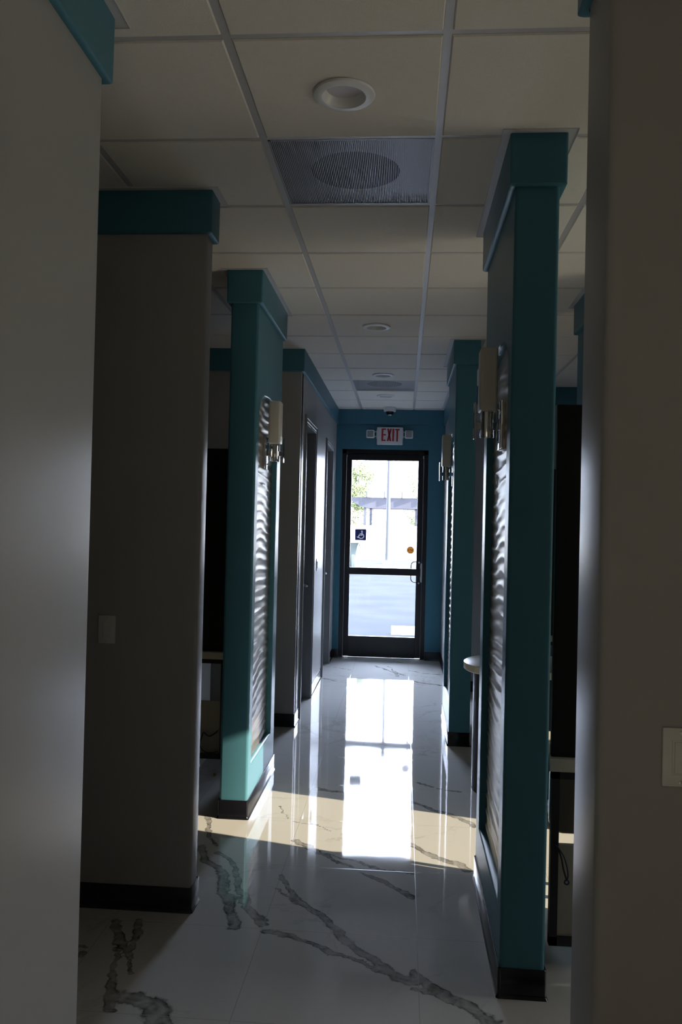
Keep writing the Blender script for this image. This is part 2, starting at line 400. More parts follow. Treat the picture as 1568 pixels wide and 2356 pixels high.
# left corridor wall with two door openings, and its return
DO = [(6.665, 7.43), (8.475, 9.27)]; DH = 2.40
mb = MB()
mb.box(X0, -.81, 6.36, 6.46, 0, H+.1)
ys = [6.40, DO[0][0], DO[0][1], DO[1][0], DO[1][1], Y1+.02]
for a, b in ((ys[0], ys[1]), (ys[2], ys[3]), (ys[4], ys[5])): mb.box(-.93, -.81, a, b, 0, H+.1)
for a, b in DO: mb.box(-.93, -.81, a, b, DH, H+.1)
struct(mb.obj('wall_left_far', 'wall'), 'grey wall with two doors on the left near the exit')
mb = MB(); ringpoly(mb, X0-.1, -.81, 6.36, Y1+.1, CROWN, .01); struct(mb.obj('trim_15', 'teal', smooth=True), 'teal band along the far left wall top')
mb = MB()
def baserun(mb, p, q, nrm):
    p = Vector((*p, 0)); q = Vector((*q, 0)); n = Vector((*nrm, 0))
    mb.loops([[p+n*o+Vector((0, 0, z)), q+n*o+Vector((0, 0, z))] for o, z in [(-.002, .098)]+BASE], closed=False)
baserun(mb, (-.81, 6.354), (-.81, DO[0][0]-.05), (1, 0)); baserun(mb, (X0, 6.36), (-.804, 6.36), (0, -1))
baserun(mb, (-.81, DO[0][1]+.05), (-.81, DO[1][0]-.05), (1, 0)); baserun(mb, (-.81, DO[1][1]+.05), (-.81, Y1), (1, 0))
struct(mb.obj('baseboard_left_far', 'base'), 'black rubber baseboard')
# end wall with the exit door opening
OX0, OX1, OZ = -.738, .272, 2.452
mb = MB()
mb.box(X0, OX0, Y1, Y1+.16, 0, H+.1); mb.box(OX1, X1, Y1, Y1+.16, 0, H+.1); mb.box(OX0, OX1, Y1, Y1+.16, OZ, H+.1)
struct(mb.obj('wall_back', 'teal'), 'teal end wall around the glass exit door')
mb = MB()
mb.loops([[(-.81, Y1-o, z), (.462, Y1-o, z)] for o, z in CROWN], closed=False)
struct(mb.obj('trim_16', 'teal'), 'teal band over the exit door')
mb = MB(); baserun(mb, (-.81, Y1), (OX0, Y1), (0, -1)); baserun(mb, (OX1, Y1), (.462, Y1), (0, -1))
struct(mb.obj('baseboard_back', 'base'), 'black rubber baseboard')
# outer shell
WR = [(-3.2, -1.4), (2.43, 3.95)]; WZ = (.30, 2.20)
mb = MB()
yy = [Y0-.15, WR[0][0], WR[0][1], WR[1][0], WR[1][1], Y1+.16]
for a, b in ((yy[0], yy[1]), (yy[2], yy[3]), (yy[4], yy[5])): mb.box(X1, X1+.15, a, b, 0, H+.1)
for a, b in WR: mb.box(X1, X1+.15, a, b, 0, WZ[0]); mb.box(X1, X1+.15, a, b, WZ[1], H+.1)
struct(mb.obj('wall_right', 'wall'), 'outer wall on the right with windows')
mb = MB(); mb.box(X0-.15, X0, Y0-.15, Y1+.16, 0, H+.1); struct(mb.obj('wall_left', 'wall'), 'outer wall on the left')
mb = MB(); mb.box(X0, X1, Y0-.15, Y0, 0, H+.1)
struct(mb.obj('wall_front', 'wall'), 'outer wall behind the camera')
# windows (frame + pane)
def window(n, lo, hi, nrm, label):
    (x0, y0, z0), (x1, y1, z1) = lo, hi
    mb = MB()
    if nrm == 'x':
        nb = 1
        for i in range(nb+1):
            y = y0+(y1-y0-.05)*i/nb; mb.box(x0, x1, y, y+.05, z0, z1)
        mb.box(x0, x1, y0, y1, z0, z0+.05); mb.box(x0, x1, y0, y1, z1-.05, z1)
    else:
        for i in range(4):
            x = x0+(x1-x0-.05)*i/3; mb.box(x, x+.05, y0, y1, z0, z1)
        mb.box(x0, x1, y0, y1, z0, z0+.05); mb.box(x0, x1, y0, y1, z1-.05, z1)
    f = struct(mb.obj('window_%d' % n, 'blackalu'), label)
    mb = MB()
    if nrm == 'x': c = (x0+x1)/2; mb.loops([[(c, y0, z0), (c, y1, z0)], [(c, y0, z1), (c, y1, z1)]], closed=False)
    else: c = (y0+y1)/2; mb.loops([[(x0, c, z0), (x1, c, z0)], [(x0, c, z1), (x1, c, z1)]], closed=False)
    mb.obj('window_pane', 'tint', f)
    ld = bpy.data.lights.new('daylight_portal', 'AREA'); ld.shape = 'RECTANGLE'
    ld.cycles.is_portal = True
    lo_ = bpy.data.objects.new('daylight_portal', ld); COL.objects.link(lo_)
    if nrm == 'x':
        lo_.location = (x1+.04, (y0+y1)/2, (z0+z1)/2); lo_.rotation_euler = (0, PI/2, 0); ld.size = z1-z0; ld.size_y = y1-y0
    else:
        s = -1 if y0 < 0 else 1
        lo_.location = ((x0+x1)/2, (y0 if s < 0 else y1)+.04*s, (z0+z1)/2); lo_.rotation_euler = (PI/2 if s < 0 else -PI/2, 0, 0); ld.size = x1-x0; ld.size_y = z1-z0
    return f
window(1, (X1+.05, WR[0][0], WZ[0]), (X1+.1, WR[0][1], WZ[1]), 'x', 'dark tinted window in the right wall behind the near wall')
window(2, (X1+.05, WR[1][0], WZ[0]), (X1+.1, WR[1][1], WZ[1]), 'x', 'dark tinted window in the right wall that lets in the sun patch')

# ---------------------------------------------------------------- pillars
def niche_outline(a, b, z0, z1, n=9):
    """arched-top opening in (y,z): round shoulders and a shallow rise"""
    pts = [(a, z0), (b, z0)]
    r = .13; rise = .045
    w = b-a
    top = []
    for i in range(2*n+9):
        t = i/(2*n+8); u = b-t*w
        k = abs(2*t-1)
        z = z1-rise*k**2-.075*max(0, (k-.55)/.45)**2.6
        top.append((u, z))
    return pts+top
def wave_h(u, v, seed):
    ph = v*2*PI/.056 + 2.0*math.sin(u*7.0+v*2.3+seed) + 1.1*math.sin(v*9.0+u*3+seed*2) + .8*math.sin(u*15-v*6+seed)
    c = abs(math.sin(ph/2))
    k = 1-c**.85
    ph2 = v*2*PI/.034 + 2.6*math.sin(u*5.2-v*3.1+seed*1.7)+1.4*math.sin(v*5+seed)
    return .0062*k+.0007*math.sin(ph2)
def pilaster(name, label, x0, x1, y0, y1, side, a, b, z0, z1, seed, group):
    """side=+1: niche on the +x face, -1: on the -x face"""
    root = thing(name, label, 'pillar', ((x0+x1)/2, (y0+y1)/2, 0), group)
    xs = x1 if side > 0 else x0
    r = .014
    top = H+.09
    # body: rounded shaft without the flat face on the niche side
    pts = rrect(x0, x1, y0, y1, r)
    mb = MB(); bm = mb.bm
    vb = [bm.verts.new((p[0], p[1], 0)) for p in pts]; vt = [bm.verts.new((p[0], p[1], top)) for p in pts]
    n = len(pts)
    for i in range(n):
        j = (i+1) % n
        if abs(pts[i][0]-xs) < 1e-6 and abs(pts[j][0]-xs) < 1e-6 and abs(pts[i][1]-pts[j][1]) > .1: continue
        bm.faces.new((vb[i], vb[j], vt[j], vt[i]))
    bm.faces.new(vt); bm.faces.new(vb[::-1])
    D = .034
    inner = niche_outline(a, b, z0, z1)
    mb.holed([(y0+r, 0), (y1-r, 0), (y1-r, top), (y0+r, top)], [inner], lambda u, v: (xs, u, v))
    c = .006
    cy, cz = (a+b)/2, (z0+z1)/2
    def ins(k, x): return [(x, p[0]+(k if p[0] < cy else -k)*(1 if abs(p[0]-cy) > .05 else abs(p[0]-cy)/.05), p[1]+(k if p[1] < cz else -k)) for p in inner]
    mb.loops([ins(0, xs), ins(c*.4, xs-side*c*.25), ins(c, xs-side*c), ins(c, xs-side*D)])
    mb.obj('shaft', 'teal', root, smooth=True, normals=True)
    # rippled metal panel
    ny, nz = 22, int((z1-z0)/.0055)
    mb = MB(); rows = []
    for j in range(nz+1):
        z = z0+(z1-z0)*j/nz
        row = []
        for i in range(ny+1):
            y = a+(b-a)*i/ny
            row.append((xs-side*(D-.004)+side*(wave_h(side*(y-cy), z, seed)-.002), y, z))
        rows.append(row)
    mb.loops(rows, closed=False)
    mb.obj('wave_panel', 'wave', root, smooth=True, normals=False)
    mb = MB()
    crown('crown_band', x0, x1, y0, y1, r, root)
    base('baseboard', x0, x1, y0, y1, r, root)
    flange('ceiling_trim', x0, x1, y0, y1, root)
    return root
G1 = 'teal pillars along the corridor'
pilR = pilaster('pillar', 'tallest-looking teal pillar at the right front, with a rippled silver panel in its corridor side', .355, .505, 2.845, 3.79, -1, 2.945, 3.665, .262, 2.285, .4, G1)
pilR3 = copy_tree(pilR, None, (0, 3.165, 0)); pilR3['label'] = 'smaller teal pillar farther back on the right, nearest the exit door'
pilL = pilaster('pillar', 'teal pillar on the left, its foot lit by the sun patch', -.945, -.795, 4.362, 5.262, 1, 4.452, 5.12, .262, 2.30, 1.9, G1)
# plain teal pillar behind the right front one
rt = thing('pillar', 'dark teal pillar half hidden behind the near right wall', 'pillar', (1.09, 4.72, 0), G1)
mb = MB(); mb.prism(rrect(1.015, 1.165, 4.39, 5.05, .014), 0, H+.09); mb.obj('shaft', 'teal', rt, smooth=True)
crown('crown_band', 1.015, 1.165, 4.39, 5.05, .014, rt); base('baseboard', 1.015, 1.165, 4.39, 5.05, .014, rt); flange('ceiling_trim', 1.015, 1.165, 4.39, 5.05, rt)

# ---------------------------------------------------------------- sconces
def sconce(label, xw, yc, s):
    """xw: face of the wave panel, s: +1 light projects to +x"""
    g = 'wall sconces on the teal pillars'
    r = thing('wall_sconce', label, 'lamp', (xw, yc, 1.98), g)
    X = lambda d: xw+s*d
    def bx(mb, d0, d1, y0, y1, z0, z1, bev=0, seg=1):
        a, b = sorted((X(d0), X(d1))); mb.box(a, b, y0, y1, z0, z1, bev, seg)
    mb = MB(); bx(mb, 0, .022, yc-.057, yc+.057, 1.885, 2.075, .004, 2); p = mb.obj('back_plate', 'chrome', r, smooth=True)
    for z in (1.915, 2.045): mb = MB(); mb.lathe([(.005, X(.022)), (.005, X(.026)), (.001, X(.028))], (0, yc, z), 12, 'x'); mb.obj('screw', 'chrome', p, smooth=True)
    mb = MB(); bx(mb, .02, .118, yc-.012, yc+.012, 1.962, 1.992, .002); mb.obj('arm', 'chrome', r)
    c = X(.068)
    mb = MB(); mb.lathe([(.001, 1.930), (.024, 1.930), (.0265, 1.934), (.0265, 2.036), (.001, 2.036)], (c, yc, 0), 28); mb.obj('cup', 'chrome', r, smooth=True)
    mb = MB(); bx(mb, .112, .120, yc-.014, yc+.014, 1.925, 2.07, .002); mb.obj('front_plate', 'chrome', r)
    mb = MB(); x0_, x1_ = sorted((X(.034), X(.102)))
    rings = [[(q[0], q[1], z) for q in rrect(x0_+i, x1_-i, yc-.052+i, yc+.052-i, .012)] for i, z in ((.008, 2.034), (.002, 2.036), (0, 2.042), (0, 2.274), (.002, 2.279), (.006, 2.28), (.008, 2.272), (.008, 2.06))]
    mb.loops(rings, True, True); mb.obj('lamp_shade', 'shade', r, smooth=True)
    return r
s1 = sconce('largest wall sconce, cream box shade on the right front teal pillar', .387, 3.30, -1)
s2 = sconce('small wall sconce, cream box shade on the farther right teal pillar', .387, 3.30+3.165, -1)
s3 = sconce('wall sconce, cream box shade on the left teal pillar', -.827, 4.80, 1)

# ------------------------------------------------------------- downlights
def downlight(label, cx, cy):
    r = thing('recessed_light', label, 'ceiling light', (cx, cy, H), 'round recessed ceiling lights')
    z = H-.005
    mb = MB(); mb.lathe([(.0765, z+.05), (.0765, z+.002), (.094, z), (.097, z-.004), (.094, z-.009), (.080, z-.013), (.069, z-.013), (.066, z-.010)], (cx, cy, 0), 48); mb.obj('trim_ring', 'whiteplastic', r, smooth=True)
    mb = MB(); mb.lathe([(.066, z-.010), (.062, z-.004), (.057, z+.012), (.0555, z+.014)], (cx, cy, 0), 48); mb.obj('reflector', 'whiteplastic', r, smooth=True)
    mb = MB(); mb.lathe([(.0555, z+.014), (.03, z+.0125), (.0005, z+.012)], (cx, cy, 0), 48); mb.obj('lens', 'lens', r, smooth=True)
    mb = MB(); mb.lathe([(.0005, z+.09), (.076, z+.09), (.076, z+.05)], (cx, cy, 0), 32); mb.obj('can', 'trim', r, smooth=True)
    return r
for (c, r_), l in zip(lights, ('large recessed round ceiling light at the top, nearest the camera', 'second recessed round ceiling light, beyond the square vent', 'third recessed ceiling light, just before the far vent', 'farthest recessed ceiling light, before the exit sign')):
    downlight(l, *lp(c, r_))
# ------------------------------------------------------------------ vents
def vent(label, c, r_):
    x0, y0 = GX+c*T+.0125, GY+r_*T+.0125; x1, y1 = x0+T-.025, y0+T-.025
    r = thing('ceiling_vent', label, 'vent', ((x0+x1)/2, (y0+y1)/2, H), 'square ceiling vents')
    mb = MB(); z0, z1 = H-.001, H+.006
    for q in ((x0, x1, y0, y0+.008), (x0, x1, y1-.008, y1), (x0, x0+.008, y0, y1), (x1-.008, x1, y0, y1)): mb.box(*q, z0, z1)
    mb.obj('frame', 'grille', r)
    mb = MB(); n = 84; w = (x1-x0-.016)/n
    for i in range(n):
        x = x0+.008+w*(i+.5); mb.box(x-w*.27, x+w*.27, y0+.006, y1-.006, H+.001, H+.005)
    o = mb.obj('slats', 'grille', r)
    cx, cy = (x0+x1)/2, (y0+y1)/2+.01
    mb = MB(); cir = [(cx+.170*math.cos(2*PI*i/40), cy+.170*math.sin(2*PI*i/40)) for i in range(40)]
    mb.holed([(x0, y0), (x1, y0), (x1, y1), (x0, y1)], [cir], lambda u, v: (u, v, H+.016)); mb.obj('backing_plate', 'grille', r)
    mb = MB(); mb.lathe([(.170, H+.016), (.170, H+.10), (.0005, H+.10)], (cx, cy, 0), 40); mb.obj('duct_collar', 'dark', r, smooth=True)
vent('large square ceiling vent with fine slats and a dark round duct', *vents[0])
vent('small-looking far square ceiling vent beyond the third round light', *vents[1])

# ---------------------------------------------------------------- exit door
YD = 9.75
dr = bpy.data.objects.new('door_1', None); COL.objects.link(dr); dr.location = ((OX0+OX1)/2, YD, 0); struct(dr, 'black aluminium glass exit door at the end of the corridor')
mb = MB()
mb.box(OX0, OX0+.050, YD, YD+.11, 0, OZ); mb.box(OX1-.050, OX1, YD, YD+.11, 0, OZ); mb.box(OX0, OX1, YD, YD+.11, OZ-.050, OZ)
mb.box(OX0+.05, OX0+.062, YD+.07, YD+.11, 0, OZ-.05); mb.box(OX1-.062, OX1-.05, YD+.07, YD+.11, 0, OZ-.05); mb.box(OX0+.05, OX1-.05, YD+.07, YD+.11, OZ-.075, OZ-.05)
mb.obj('door_frame', 'blackalu', dr)
dx0, dx1 = OX0+.056, OX1-.056; gx0, gx1 = -.6235, .157
leaf = MB()
y0_, y1_ = YD+.012, YD+.056
leaf.box(dx0, gx0, y0_, y1_, .012, OZ-.056, .003); leaf.box(gx1, dx1, y0_, y1_, .012, OZ-.056, .003)
leaf.box(gx0-.002, gx1+.002, y0_, y1_, 2.325, OZ-.052, .003); leaf.box(gx0-.002, gx1+.002, y0_, y1_, .010, .253, .003)
leaf.box(gx0-.035, gx1+.030, y0_-.016, y1_, .979, 1.060, .004)
lf = leaf.obj('door_leaf', 'blackalu', dr)
mb = MB()
for z0, z1 in ((.25, .982), (1.058, 2.328)):
    mb.box(gx0-.004, gx1+.004, YD+.031, YD+.037, z0, z1)
mb.obj('glass_pane', 'glass', lf)
mb = MB()
for i in (0, 1):
    z = 1.02; x = gx1+.004+.0
hx, hz = .098, 1.02
pts = [(gx1+.022, YD+.088, hz+.122)]
for i in range(9):
    a = PI/2*i/8; pts.append((hx+.045-.045*math.sin(a), YD+.088, hz+.122-.045+.045*math.cos(a)))
for i in range(9):
    a = PI/2*i/8; pts.append((hx+.045-.045*math.cos(a), YD+.088, hz-.122+.045-.045*math.sin(a)))
pts.append((gx1+.022, YD+.088, hz-.122))
mb.tube(pts, .0065)
for zz in (hz+.122, hz-.122): mb.tube([(gx1+.020, YD+.05, zz), (gx1+.020, YD+.094, zz)], .0075)
mb.obj('pull_handle', 'blackalu', lf, smooth=True)
mb = MB()
mb.prism([(gx1+.058, -.115), (gx1+.068, -.108), (gx1+.070, -.04), (gx1+.070, .04), (gx1+.068, .108), (gx1+.058, .115), (gx1+.050, .10), (gx1+.047, .06), (gx1+.052, .04), (gx1+.052, -.04), (gx1+.047, -.06), (gx1+.050, -.10)], 0, .02,
         mtx=Matrix(((1, 0, 0, 0), (0, 0, -1, y0_), (0, 1, 0, hz-.005), (0, 0, 0, 1))))
mb.obj('pull_plate', 'alu', lf)
for zz in (hz+.115, hz-.128):
    mb = MB(); mb.lathe([(.0005, y0_-.006), (.009, y0_-.006), (.011, y0_), (.011, y0_+.002)], (gx1+.033, 0, zz), 16, 'y')
    mb.obj('bolt_cap', 'alu', lf, smooth=True)
mb = MB(); mb.box(dx1-.004, dx1+.005, y0_-.006, y0_+.004, OZ-.10, OZ-.066); mb.obj('pivot_hinge', 'alu', lf); mb = MB(); mb.box(dx0-.005, dx0+.004, y0_-.006, y0_+.004, OZ-.09, OZ-.066)
mb.obj('pivot_hinge', 'alu', lf)
mb = MB(); mb.box(OX0, OX1, YD, YD+.11, -.002, .006, .002); mb.obj('threshold', 'grille', dr)
ld = bpy.data.lights.new('daylight_portal', 'AREA'); ld.shape = 'RECTANGLE'; ld.cycles.is_portal = True; ld.size = gx1-gx0; ld.size_y = 2.1
lo_ = bpy.data.objects.new('daylight_portal', ld); COL.objects.link(lo_); lo_.location = ((gx0+gx1)/2, YD+.2, 1.29); lo_.rotation_euler = (-PI/2, 0, 0)

# stickers on the glass
def in_xz(mb, pts, y0, y1):
    a = [mb.bm.verts.new((p[0], y0, p[1])) for p in pts]; b = [mb.bm.verts.new((p[0], y1, p[1])) for p in pts]
    n = len(pts)
    for i in range(n): mb.bm.faces.new((a[i], a[(i+1) % n], b[(i+1) % n], b[i]))
    mb.bm.faces.new(a); mb.bm.faces.new(b[::-1])
def bar(mb, p, q, w, y0, y1):
    d = (Vector(q)-Vector(p)).normalized(); n = Vector((-d.y, d.x))*w/2
    p, q = Vector(p), Vector(q)
    in_xz(mb, [p+n, q+n, q-n, p-n], y0, y1)
ys_ = YD+.0300
def sd_seg(p, a, b):
    d = (b[0]-a[0], b[1]-a[1]); t = max(0, min(1, ((p[0]-a[0])*d[0]+(p[1]-a[1])*d[1])/(d[0]**2+d[1]**2+1e-12)))
    return math.hypot(p[0]-a[0]-t*d[0], p[1]-a[1]-t*d[1])
def film(root, cx, cz, half, n, inside, strokes, names, mats, edge=None):
    """one printed film: small cells sorted into ground, print and edge by where they lie"""
    bs = [MB() for _ in names]; c = 2*half/n
    vs = [{} for _ in names]
    def vert(k, i, j):
        if (i, j) not in vs[k]: vs[k][(i, j)] = bs[k].bm.verts.new((cx-half+i*c, ys_, cz-half+j*c))
        return vs[k][(i, j)]
    for i in range(n):
        for j in range(n):
            p = (-half+(i+.5)*c, -half+(j+.5)*c)
            if not inside(p): continue
            k = 0
            if edge and not edge(p): k = 2
            elif any(sd_seg(p, q[0], q[1]) < q[2]/2 for q in strokes): k = 1
            bs[k].bm.faces.new([vert(k, i, j), vert(k, i+1, j), vert(k, i+1, j+1), vert(k, i, j+1)])
    for k, nme in enumerate(names): bs[k].obj(nme, mats[k], root)
cx, cz = -.503, 1.445
st = thing('wheelchair_sticker', 'navy blue square sticker with a white wheelchair symbol on the glass door', 'sticker', (cx, ys_, cz))
def pt(px, py): return ((px-770)*.134/420, -(py-478)*.134/420)
def rsq(p, h, r): return math.hypot(max(0, abs(p[0])-h+r), max(0, abs(p[1])-h+r)) < r
stk = [(pt(815, 355), pt(815.1, 355), .020), (pt(820, 370), pt(818, 500), .0125), (pt(745, 441), pt(822, 441), .0085), (pt(825, 494), pt(715, 492), .011),
       (pt(718, 490), pt(680, 588), .0115), (pt(690, 585), pt(645, 565), .0105)]
arc = [pt(790+95*math.cos(t), 530+88*math.sin(t)) for t in [(-62+i*(62+158)/18)*PI/180 for i in range(19)]]
stk += [(p, q, .0105) for p, q in zip(arc, arc[1:])]
film(st, cx, cz, .067, 120, lambda p: rsq(p, .067, .012), stk, ['sticker_ground', 'wheelchair_symbol'], ['navy', 'white'])
cx2, cz2 = .0865, 1.277
st = thing('octagonal_sticker', 'small orange octagonal sticker lettered ATM on the glass door', 'sticker', (cx2, ys_, cz2))
def octo(p, r): return max(abs(p[0]), abs(p[1]), (abs(p[0])+abs(p[1]))*.7071) < r
hh = .0095
stk = [((-.030, -hh), (-.023, hh), .0045), ((-.016, -hh), (-.023, hh), .0045), ((-.028, -.003), (-.018, -.003), .003), ((-.010, hh), (.006, hh), .0045), ((-.002, hh), (-.002, -hh), .0045),
       ((.012, -hh), (.012, hh), .0045), ((.029, -hh), (.029, hh), .0045), ((.012, hh), (.0205, -.002), .004), ((.029, hh), (.0205, -.002), .004)]
film(st, cx2, cz2, .044, 110, lambda p: octo(p, .0435), stk, ['sticker_ground', 'lettering', 'sticker_edge'], ['orange', 'darkprint', 'stickeredge'], edge=lambda p: octo(p, .0395))

# ------------------------------------------------- exit sign, camera dome
ex = thing('exit_sign', 'white EXIT sign with red letters and two emergency lamp heads', 'sign', (-.183, Y1, 2.607))
yf = Y1-.045
mb = MB(); mb.box(-.335, -.031, yf, Y1+.001, 2.505, 2.709, .010, 3); mb.obj('housing', 'whiteplastic', ex, smooth=True)
mb = MB(); mb.box(-.340, -.026, yf+.012, Y1, 2.575, 2.678, .004); mb.obj('side_cheek', 'whiteplastic', ex)
mb = MB(); a, b = yf-.0015, yf+.001
W_ = .3043/712   # metres per px of the enlarged sign
def ep(px, py): return (-.335+(px-452)*.304/712, 2.709-(py-160)*.204/492)
for p in (((578, 200), (700, 200), (700, 238), (628, 238), (628, 355), (700, 355), (700, 393), (628, 393), (628, 512), (695, 512), (695, 552), (578, 552)),
          ((875, 200), (930, 200), (922, 555), (872, 555)),
          ((955, 205), (1073, 205), (1073, 245), (1033, 245), (1030, 560), (985, 560), (985, 245), (955, 245))):
    in_xz(mb, [ep(*q) for q in p], a, b)
for p in (((732, 200), (780, 200), (850, 552), (800, 552)), ((812, 200), (858, 200), (775, 552), (725, 552))):
    in_xz(mb, [ep(*q) for q in p], a, b)
mb.obj('exit_letters', 'red', ex)
for s, hx in ((-1, -.4105), (1, .0385)):
    mb = MB()
    mb.box(hx-.048, hx+.048, yf-.012, yf+.03, 2.627-.048, 2.627+.048, .012, 3)
    h_ = mb.obj('lamp_head', 'whiteplastic', ex, smooth=True)
    mb = MB(); mb.box(hx-.034, hx+.034, yf-.015, yf-.010, 2.627-.036, 2.627+.036, .003); mb.obj('lamp_lens', 'lamplens', h_)
    e0 = -.337 if s < 0 else -.029
    for z in (2.655, 2.600):
        mb = MB(); mb.tube([(e0-s*.01, yf+.02, z), (hx-s*.04, yf+.015, z)], .0055, 8)
        mb.obj('lamp_bracket', 'whiteplastic', ex, smooth=True)
cm = thing('security_camera', 'small dome security camera on the ceiling above the exit sign', 'camera', (-.186, 9.50, H))
mb = MB(); mb.lathe([(.070, H-.002), (.070, H-.050), (.066, H-.056), (.046, H-.058)], (-.186, 9.50, 0), 36, cap0=True); mb.obj('housing', 'whiteplastic', cm, smooth=True)
mb = MB(); mb.lathe([(.046*math.cos(t*PI/16), H-.058-.042*math.sin(t*PI/16)) for t in range(8)]+[(.0005, H-.100)], (-.186, 9.50, 0), 28); mb.obj('dome', 'darkglass', cm, smooth=True)
mb = MB(); mb.lathe([(.020, H-.094), (.022, H-.098), (.018, H-.1015), (.0005, H-.103)], (-.186, 9.47, 0), 20); mb.obj('camera_lens', 'lens', cm, smooth=True)

# ------------------------------------------------------------ side doors
def side_door(n, y0, y1, lever, label):
    d = bpy.data.objects.new('door_%d' % n, None); COL.objects.link(d); d.location = (-.81, (y0+y1)/2, 0); struct(d, label)
    mb = MB()
    def jamb(ya, yb, za, zb): mb.box(-.935, -.80, ya, yb, za, zb, .001)
    jamb(y0-.001, y0+.022, 0, DH); jamb(y1-.022, y1+.001, 0, DH); jamb(y0, y1, DH-.022, DH+.001)
    mb.box(-.895, -.880, y1-.036, y1-.02, 0, DH-.02); mb.box(-.895, -.880, y0+.02, y0+.036, 0, DH-.02); mb.box(-.895, -.88, y0+.02, y1-.02, DH-.036, DH-.02)
    for ya, yb, za, zb in ((y0-.048, y0+.004, 0, DH+.048), (y1-.004, y1+.048, 0, DH+.048), (y0-.0, y1+.0, DH-.004, DH+.048)):
        mb.box(-.812, -.797, ya, yb, za, zb, .003)
        mb.box(-.812, -.7925, ya+.012 if yb-ya < .1 else ya, yb-.026 if yb-ya < .1 else yb, za if yb-ya < .1 else za+.026, zb-.012, .002)
    mb.obj('door_frame', 'dframe', d)
    mb = MB(); mb.box(-.93, -.896, y0+.024, y1-.024, .01, DH-.024, .002); lf = mb.obj('door_leaf', 'dleaf', d)
    if lever:
        yh = y1-.09; z = 1.02
        mb = MB(); mb.lathe([(.0005, -.886), (.030, -.886), (.032, -.890), (.032, -.897)], (0, yh, z), 24, 'x')
        mb.tube([(-.89, yh, z), (-.828, yh, z)], .015, 16); mb.tube([(-.838, yh+.012, z), (-.838, yh-.11, z)], .012, 14)
        mb.obj('lever_handle', 'chrome', lf, smooth=True)
side_door(2, *DO[0], True, 'dark closed door with a lever handle, first on the left wall')
side_door(3, *DO[1], True, 'dark closed door on the left wall, nearest the exit door')

# ------------------------------------------------------------ switches
def switch(name, label, c, w, h, axis, g='wall switches'):
    r = thing(name, label, 'switch', c, g)
    x, y, z = c
    mb = MB(); m2 = MB()
    if axis == 'y':
        mb.box(x-w/2, x+w/2, y-.006, y+.001, z-h/2, z+h/2, .003, 2)
        m2.box(x-.0175, x+.0175, y-.0075, y, z-.034, z+.034, .0015); m2.box(x-.014, x+.014, y-.0095, y, z-.031, z+.031, .002)
        for zz in (z-h/2+.009, z+h/2-.009): m3 = MB(); m3.lathe([(.0005, y-.0075), (.0035, y-.007), (.004, y-.005)], (x, 0, zz), 12, 'y'); m3.obj('screw', 'alu', r, smooth=True)
    else:
        mb.box(x-.001, x+.006, y-w/2, y+w/2, z-h/2, z+h/2, .003, 2)
        m2.box(x, x+.012, y-.0175, y+.0175, z-.034, z+.034, .003)
        for zz in (z-h/2+.009, z+h/2-.009): m3 = MB(); m3.lathe([(.0005, x+.0075), (.0035, x+.007), (.004, x+.005)], (0, y, zz), 12, 'x'); m3.obj('screw', 'alu', r, smooth=True)
    mb.obj('cover_plate', 'plate', r, smooth=True); m2.obj('rocker', 'plate', r)
switch('light_switch', 'white rocker light switch on the grey wall at the left', (-1.195, 3.303, 1.127), .072, .114, 'y')
switch('light_switch', 'white rocker light switch cut off by the right edge of the picture', (.545, 1.66, 1.145), .070, .114, 'y')
switch('light_switch', 'tiny switch seen edge-on between the two doors on the left', (-.81, 7.78, 1.18), .072, .114, 'x')

# ------------------------------------------------------------ stations
def station(label, x0, x1, y0, s, depth=.40):
    """open-fronted black framed station with a tall black panel; s = which end faces the corridor"""
    d = thing('work_station', label, 'desk', ((x0+x1)/2, y0+depth/2, 0), 'framed stations with tall black panels')
    zt = .76
    mb = MB(); mb.box(x0-.012, x1+.012, y0-.012, y0+depth, zt-.045, zt, .003); mb.obj('countertop', 'counter', d)
    mb = MB(); t = .028
    mb.box(x0, x1, y0, y0+.03, zt-.045-t, zt-.045); mb.box(x0, x1, y0, y0+.03, .095, .095+.032)
    for x in (x0, x1-t): mb.box(x, x+t, y0, y0+.03, .095, zt-.045)
    mb.obj('frame', 'blackalu', d)
    mb = MB(); mb.box(x0+t, x1-t, y0+.012, y0+.03, .126, .45); mb.obj('modesty_panel', 'beige', d)
    xc = (x0+.33) if s < 0 else (x1-.33)
    for q in ((x0+.18, x0+.21), (x1-.21, x1-.18)):
        mb = MB(); mb.box(q[0], q[1], y0+.05, y0+depth-.02, 0, zt-.045); mb.obj('leg', 'counter', d)
    mb = MB(); mb.box(x0, x1, y0+.02, y0+.05, zt, 2.03, .002); mb.obj('black_panel', 'blackpanel', d)
    return d
station('black-framed station seen between the near right wall and the front teal pillar', .548, 1.30, 3.02, -1)
station('black-framed station between the left grey wall and the left teal pillar', -2.15, -1.085, 5.10, 1)
station('far black-framed station behind the smaller right teal pillar', .70, 1.7, 6.42, -1)
